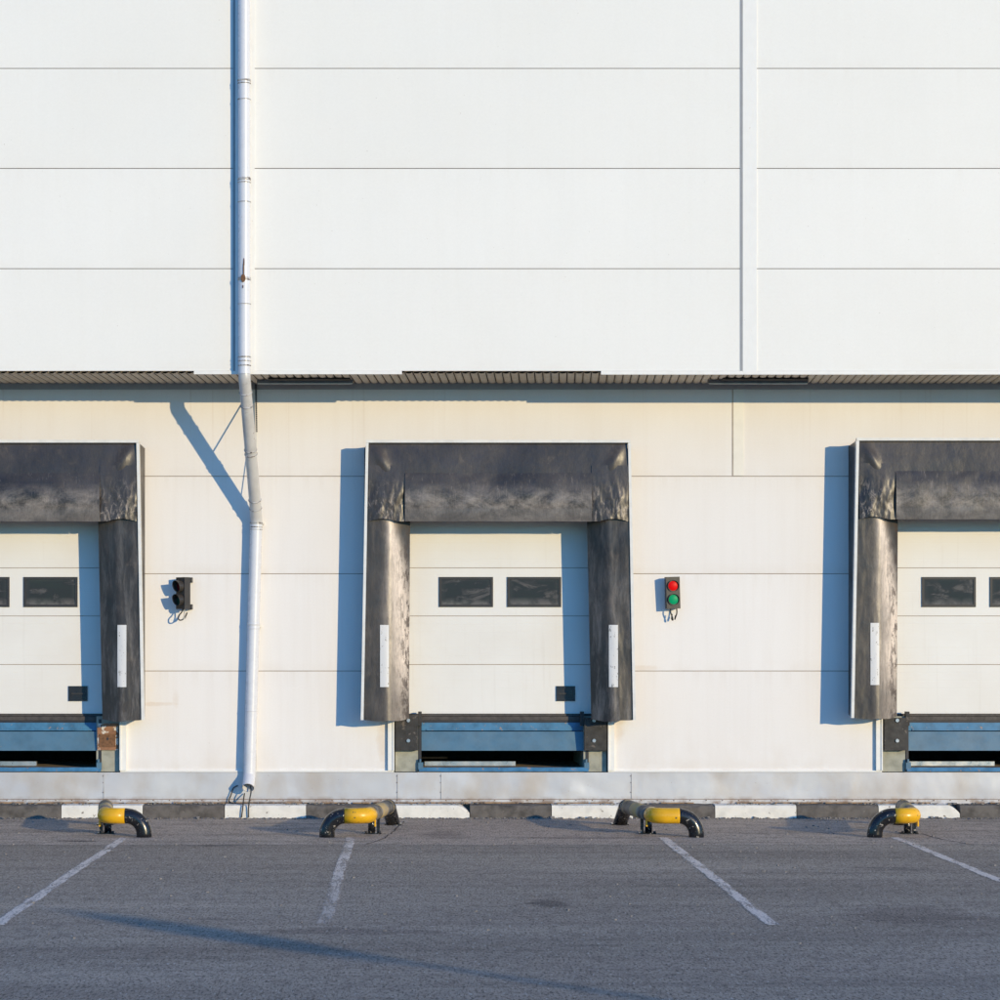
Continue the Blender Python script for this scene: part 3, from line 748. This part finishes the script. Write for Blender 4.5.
# ------------------------------------------------------------------ pipe barriers
def barrier(fx, bx, cx, ex, label):
    s = 1 if cx > fx else -1; R = .085; H = .235; yf = -3.2; ye = -1.75
    t = empty('pipe_barrier', (cx, yf, 0)); prop(t, label, 'barrier', 'bent pipe wheel barriers in front of the kerb')
    O = Vector((cx, yf, 0))
    def L(p): return Vector(p)-O
    full = fillet([(fx, yf, -.02), (fx, yf, H), (cx, yf, H), (ex, ye, H)], [.20, .13], 14)
    # split at bx
    i0 = next(i for i, p in enumerate(full) if (p.x-bx)*s >= 0)
    pb = Vector((bx, yf, H))
    dirr = (Vector((ex, ye, H))-Vector((cx, yf, H))).normalized()
    a = full[:i0]+[pb]; b = [pb]+[p for p in full[i0:-1] if (p-pb).length > .005]
    yend = b[-1]+dirr*.10; b.append(yend)
    MB().sweep([L(p) for p in a], R, 28).done('elbow', 'black', t)
    MB().sweep([L(p) for p in b], R+.0015, 28).done('yellow_bend', 'yellow', t)
    MB().sweep([L(p) for p in (b[-1], b[-1]+(Vector((ex, ye, H))-b[-1])*.5, Vector((ex, ye, H)))], R, 28).done('rail', 'rail', t)
    tail = fillet([(ex, ye, H), Vector((ex, ye, H))+dirr*.14, Vector((ex, ye, 0))+dirr*.50+Vector((0, 0, -.02))], [.10], 8)
    MB().sweep([L(p) for p in tail[1:]], R-.002, 24).done('rear_leg', 'black', t)
    MB().sweep([L(p) for p in (Vector((ex, ye, H))-dirr*.02, Vector((ex, ye, H))+dirr*.05)], R+.002, 28).done('end_collar', 'rail', t)
    mb = MB(); q = Vector((ex, ye, 0))+dirr*.48
    q = L(q); mb.box(q.x-.10, q.x+.10, q.y-.1, q.y+.1, 0, .012); mb.done('base_plate', 'black', t, bevel=.003)
    # front post
    pc = Vector((cx, yf, 0))+dirr*.50; p = L(pc); px = p.x-s*.03
    mb = MB(); mb.sweep([(px, p.y, .01), (px, p.y, H-.04)], .04, 18); mb.done('post', 'black', t)
    mb = MB(); mb.box(px+s*.075-.016, px+s*.075+.016, p.y-.04, p.y+.04, .01, H-.055); mb.done('gusset', 'black', t)
    mb = MB(); mb.box(px-.08, px+.11 if s > 0 else px+.08, p.y-.08, p.y+.08, 0, .012)
    if s < 0: mb.box(px-.11, px-.0805, p.y-.08, p.y+.08, 0, .012)
    mb.done('base_plate', 'black', t)
    for dx in (-.06, .09 if s > 0 else .06):
        mb = MB(); mb.sweep([(px+dx, p.y-.06, .012), (px+dx, p.y-.06, .034)], .017, 6); mb.done('bolt', 'darksteel', t)
    mb = MB(); e = L(Vector((cx, yf, 0))+dirr*.2); mb.box(e.x+s*.05, e.x+s*.066, e.y-.05, e.y+.05, H-.13, H-.05) if s > 0 else mb.box(e.x-.066, e.x-.05, e.y-.05, e.y+.05, H-.13, H-.05)
    mb.done('lug', 'yellow', t)
barrier(-2.97, -3.18, -3.40, -3.571, 'black and yellow pipe barrier at far left, its elbow pointing right')
barrier(-.95, -.755, -.505, -.30, 'black and yellow pipe barrier left of the middle bay, yellow striped rail rising to right')
barrier(3.13, 2.94, 2.68, 2.50, 'black and yellow pipe barrier right of the middle bay with grimy rail at left')
barrier(5.10, 5.32, 5.53, 5.70, 'black and yellow pipe barrier at far right, its elbow pointing left')

# ------------------------------------------------------------------ traffic lights
def make_light(name, loc, rz, lens, label, hood):
    t = empty(name, loc, rz); prop(t, label, 'traffic light', 'two lamp signals beside the dock doors')
    W, Hh, Dp = .085, .195, .09
    mb = MB(); mb.box(-W, W, -Dp/2, Dp/2, -Hh, Hh)
    mb.done('housing', 'tlbody', t, bevel=.010)
    for zz, mt in ((.085, lens[0]), (-.082, lens[1])):
        mb = MB()
        def dome(u, v):
            r = .060*u; a = v*2*math.pi; return (r*math.cos(a), -Dp/2-.003-.010*(1-u*u), zz+r*math.sin(a))
        mb.grid(8, 32, dome); mb.done('lens', mt, t)
        mb = MB()
        def vis(u, v):
            a = v*2*math.pi; ln = (hood*.45+hood*.55*max(0, .5+.5*math.sin(a))**.7)*u
            return (.071*math.cos(a), -Dp/2-ln, zz+.071*math.sin(a))
        def vis2(u, v):
            p = vis(u, v); return (p[0]*.95, p[1], zz+(p[2]-zz)*.95)
        mb.grid(4, 40, vis); mb.grid(4, 40, vis2); mb.grid(1, 40, lambda u, v: [vis, vis2][int(round(u))](1, v))
        mb.done('visor', 'tlbody', t)
    return t
# facing the yard
tr = make_light('traffic_light', (3.185, -.105, 2.757), math.radians(7), ('red', 'green'), 'dock signal facing out, bright red over green lens, right of the middle bay', .03); tr.rotation_euler = (math.radians(1.5), math.radians(-2), math.radians(7))
tl = make_light('traffic_light', (-2.815, -.17, 2.75), math.radians(-47), ('redd', 'greend'), 'dark hooded dock signal turned to the left, beside the left bay', .085)
for t, dx, ry in ((tr, 0, 7), (tl, 0.075, -47)):
    R = Matrix.Rotation(-math.radians(ry), 4, 'Z')
    for zz in (.165, -.165):
        mb = MB()
        if t is tl:
            mb.box(-.03, .105, .02, .05, zz-.02, zz+.02, 0, R); mb.box(.075, .105, .0502, .168, zz-.03, zz+.03, 0, R)
        else:
            mb.box(-.03, .03, .02, .10, zz-.02, zz+.02, 0, R)
        mb.done('bracket', 'tlbody', t)
    # cable loop
    A = [(.0, .0, -.19), (-.02, -.01, -.235), (-.055, -.015, -.28), (-.05, -.015, -.325), (-.01, -.01, -.325), (.03, .0, -.28), (.045, .03, -.24)]
    B = [(.01, .0, -.19), (.02, -.01, -.26), (.005, -.01, -.31), (.03, 0, -.30), (.04, .03, -.245)]
    if t is tr:
        A = [(-.03, .0, -.19), (-.03, -.01, -.24), (-.01, -.012, -.30), (-.005, -.01, -.335), (-.02, -.005, -.32), (-.012, .0, -.26)]
        B = [(.045, .0, -.19), (.045, -.01, -.25), (.025, -.01, -.31), (.02, 0, -.325), (.03, .01, -.28)]
    for pts, mt in ((A, 'cable'), (B, 'cablewhite' if t is tl else 'cable')):
        cu = [Vector(p) for p in pts]; out = []
        for i in range(len(cu)-1):
            p0, p1, p2, p3 = cu[max(i-1, 0)], cu[i], cu[i+1], cu[min(i+2, len(cu)-1)]
            for k in range(6):
                q = k/6; out.append(.5*((2*p1)+(-p0+p2)*q+(2*p0-5*p1+4*p2-p3)*q*q+(-p0+3*p1-3*p2+p3)*q**3))
        out.append(cu[-1])
        MB().sweep([R @ p for p in out], .008, 8).done('cable', mt, t)

# ------------------------------------------------------------------ downpipe
r = .071
yu = YF-.108; yl = -.115
up0 = (wx(244, yu), yu, 11.3); up1 = (wx(244.5, yu), yu, wz(378, yu))
lo0 = (wx(256.5, yl), yl, wz(519, yl)); lo1 = (wx(249.5, yl), yl, wz(776, yl)); lo2 = (wx(248.8, yl), yl-.15, wz(776, yl)-.135)
dp = empty('downpipe', (lo1[0], yl, 0)); prop(dp, 'white rain downpipe cranked back under the overhang, open at the foot', 'downpipe')
O = Vector((lo1[0], yl, 0))
L = lambda p: Vector(p)-O
path = fillet([up0, up1, lo0, lo1, lo2], [.16, .22, .10], 8)
iu = 9; il = 18
u_end = path[1]; d_pts = path[1:10+9]
MB().sweep([L(p) for p in path[0:2]], r, 32, cap=False).done('upper_pipe', 'pipe', dp)
MB().sweep([L(p) for p in path[1:19]], r+.001, 32, cap=False).done('offset_pipe', 'pipegrey', dp)
MB().sweep([L(p) for p in path[18:]], r+.003, 32, cap=False).sweep([L(p) for p in path[18:]], r-.004, 32, cap=False).done('lower_pipe', 'pipe', dp)
def coupling(p, q, R, h, name='coupling', mt='pipeband', parent=dp):
    p = Vector(p); q = Vector(q); d = (q-p).normalized()
    mb = MB(); pts = [p-d*h/2, p-d*h*.3, p+d*h*.3, p+d*h/2]
    mb.sweep([L(x) for x in pts], R, 32, radii=[R-.003, R, R, R-.003]); return mb.done(name, mt, parent)
def on(a, b, py, yy):
    z = wz(py, yy); t = (z-a[2])/(b[2]-a[2]); return Vector(a).lerp(Vector(b), t)
for py, h in ((80.5, .022), (83.5, .012), (99.5, .010), (179, .030), (182.5, .010), (202, .010), (279, .035), (304, .010), (357, .016), (361, .012), (365.5, .014)):
    p = on(up0, up1, py, yu); coupling(p, p+Vector((0, 0, -.1)), r+.008, h)
a, b = Vector(up1), Vector(lo0)
for t_, h in ((.10, .014), (.19, .018), (.50, .016), (.53, .010), (.86, .016), (.92, .010)):
    coupling(a.lerp(b, t_), b, r+.009, h)
for py, h in ((523, .018), (527, .012), (529.5, .010), (624, .030), (628.5, .012), (711, .010)):
    p = on(lo0, lo1, py, yl); coupling(p, Vector(lo1), r+.009, h, mt='pipeband' if py < 620 else 'pipe')
# wall clips on the lower pipe
for py in (523, 626):
    p = L(on(lo0, lo1, py, yl)); mb = MB(); mb.box(p.x+.05, p.x+.09, p.y+.01, p.y+.113, p.z-.015, p.z+.015); mb.done('wall_bracket', 'coverlow', dp)
for py in (181, 359, 82):
    p = L(on(up0, up1, py, yu)); mb = MB(); mb.box(p.x-.02, p.x+.02, p.y+.07, p.y+.104, p.z-.012, p.z+.012); mb.done('wall_bracket', 'pipeband', dp)
# stay rods from the wall to the slanting pipe
A1 = (wx(243), -.006, wz(402)); B1 = a.lerp(b, .44)
MB().sweep([L(A1), L(B1)], .009, 8).done('stay_rod', 'steel', dp)
A2 = (wx(247), -.006, wz(455)); B2 = a.lerp(b, .86)
MB().sweep([L(A2), L(B2)], .006, 8).done('stay_rod', 'steel', dp)
# perforated hanger strap
mb = MB(); S0 = Vector((wx(255.8, -.05), -.05, wz(384, -.05))); S1 = Vector((wx(256.8, -.05), -.05, wz(432, -.05)))
for k in range(26):
    c = S0.lerp(S1, (k+.5)/26); c = L(c); mb.box(c.x-.012*(1-.4*k/26), c.x+.012*(1-.4*k/26), c.y-.012, c.y+.012, c.z-.011, c.z+.007)
mb.done('hanger_strap', 'darksteel', dp)
# paint blister on the upper pipe
p = on(up0, up1, 279, yu)
mb = MB()
for (dx, dz, w, h) in ((-.01, 0, .028, .05), (-.005, .09, .008, .10), (.0, .19, .007, .05), (-.012, -.10, .006, .02)):
    q = L(p+Vector((dx, 0, dz)))
    def bl(u, v):
        x = q.x+w*(2*u-1)*math.sqrt(max(0, 1-(2*v-1)**2)); z = q.z+h*(2*v-1)
        return (x, q.y-math.sqrt(max(1e-6, (r+.0095)**2-(x-q.x+dx)**2)), z)
    mb.grid(6, 8, bl)
mb.done('rust_blister', 'rust', dp)
# heating cables hanging out of the outlet
def wire(name, pts, label, rr=.006, mt='cable'):
    cu = [Vector(p) for p in pts]; out = []
    for i in range(len(cu)-1):
        p0, p1, p2, p3 = cu[max(i-1, 0)], cu[i], cu[i+1], cu[min(i+2, len(cu)-1)]
        for k in range(8):
            q = k/8; out.append(.5*((2*p1)+(-p0+p2)*q+(2*p0-5*p1+4*p2-p3)*q*q+(-p0+3*p1-3*p2+p3)*q**3))
    out.append(cu[-1]); o = MB().sweep(out, rr, 8).done(name, mt); prop(o, label, 'cable', 'thin cables at the downpipe foot'); return o
def Q(px, py, y): return (wx(px, y), y, wz(py, y))
wire('cable', [Q(250.5, 786, -.2), Q(251, 792, -.30), Q(249.5, 800, -.335), Q(248.5, 809, -.33), Q(248.6, 817.5, -.33)], 'dark cable dangling straight out of the downpipe mouth to the ground', .008)
wire('cable', [Q(244.5, 793.5, -.065), Q(243.5, 800, -.20), Q(243, 806, -.32), Q(241.5, 817.5, -.33)], 'dark cable behind the downpipe mouth, draped over the white kerb stone', .008)
wire('cable', [Q(238, 785.5, -.06), Q(233.5, 788, -.07), Q(231, 795, -.08), Q(229, 801, -.09), Q(234, 803.5, -.12), Q(243, 803.8, -.14)], 'dark cable looped left of the downpipe mouth against the flashing', .008)

# ------------------------------------------------------------------ slim fittings under the soffit
for (p0, p1, lab) in ((257, 353, 'slim grey strip fitting under the soffit just right of the downpipe'), (708, 808, 'slim grey strip fitting under the soffit near the upper joint cover')):
    y = -.42; x0, x1 = wx(p0, y), wx(p1, y); t = empty('strip_fitting', ((x0+x1)/2, y, 5.31)); prop(t, lab, 'light fitting', 'strip fittings under the soffit'); h = (x1-x0)/2
    MB().box(-h, h, -.03, .06, -.012, .026).done('housing', 'fixture', t, bevel=.004)
    MB().box(-h+.01, h-.01, -.036, .0, -.026, -.0125).done('diffuser', 'lampwhite', t)
    mb = MB(); mb.box(-h*.75, h*.95, -.22, -.06, .012, .030); mb.done('cover_plate', 'soffitdark', t)  # dark box added to read as the jagged gap in the sheets
    for k in range(-3, 5): MB().box(h*k*.22-.03, h*k*.22+.035, -.26, -.235, .006+.004*(k % 3), .020).done('clip', 'soffitdark', t) if k % 2 else None  # dark bits added for the jagged edge of that gap

# ------------------------------------------------------------------ unseen post and arm, added and shaped to cast the long yard shadow
a_, b_ = .755, .20
b_ = .21; HL = 3.6; k = HL/b_
def over(X, y): return Vector((X+a_*k, y-k, HL))
h0 = over(-2.65, -11.0); h1 = over(-.55, -13.4); h2 = over(2.6, -17.1)
t = empty('street_lamp', (h2.x, h2.y, 0)); prop(t, 'tall grey yard lamp with long arm standing behind the viewpoint', 'street lamp')
O2 = Vector((h2.x, h2.y, 0))
MB().sweep([(0, 0, 0), (0, 0, HL)], .1, 16, radii=[.11, .07]).done('pole', 'pole', t)
MB().sweep([h2-O2, h1-O2], .045, 12).done('arm', 'pole', t)
MB().sweep([h1-O2, (h1-O2).lerp(h0-O2, .18), (h1-O2).lerp(h0-O2, .6), h0-O2], .2, 16, radii=[.05, .20, .21, .05]).done('lamp_head', 'pole', t)

# ------------------------------------------------------------------ light
sd = Vector((.755, -1, .21)).normalized()
el = math.asin(sd.z); rot = math.atan2(sd.x, sd.y)
w = bpy.data.worlds.new('World'); scene.world = w; w.use_nodes = True
nt = w.node_tree; bg = nt.nodes['Background']
sky = nt.nodes.new('ShaderNodeTexSky'); sky.sky_type = 'NISHITA'; sky.sun_disc = False
sky.sun_elevation = el; sky.sun_rotation = rot % (2*math.pi); sky.air_density = 1.0; sky.dust_density = .0; sky.ozone_density = 3.0
tint = nt.nodes.new('ShaderNodeMix'); tint.data_type = 'RGBA'; tint.blend_type = 'MULTIPLY'; tint.inputs[0].default_value = 1
tint.inputs[7].default_value = (.62, 1.72, 2.75, 1)
nt.links.new(sky.outputs[0], tint.inputs[6]); nt.links.new(tint.outputs[2], bg.inputs['Color']); bg.inputs['Strength'].default_value = .12
sl = bpy.data.lights.new('sun', 'SUN'); sl.energy = 3.72; sl.angle = math.radians(.53); sl.color = (1, .80, .475)
so = bpy.data.objects.new('sun', sl); COL.objects.link(so); so.rotation_euler = (-sd).to_track_quat('-Z', 'Y').to_euler(); so.location = sd*60

# ------------------------------------------------------------------ camera
cam = bpy.data.cameras.new('camera'); co = bpy.data.objects.new('camera', cam); COL.objects.link(co)
co.location = (0, -D, HC); co.rotation_euler = (math.pi/2, 0, 0)
cam.sensor_width = 36; cam.sensor_fit = 'HORIZONTAL'; cam.lens = 36*F/1000; cam.shift_x = (500-VX)/1000; cam.shift_y = (VY-500)/1000
cam.clip_end = 2000; cam.clip_start = .1
scene.camera = co
scene.view_settings.view_transform = 'Standard'; scene.view_settings.look = 'None'; scene.view_settings.exposure = 0; scene.view_settings.gamma = 1
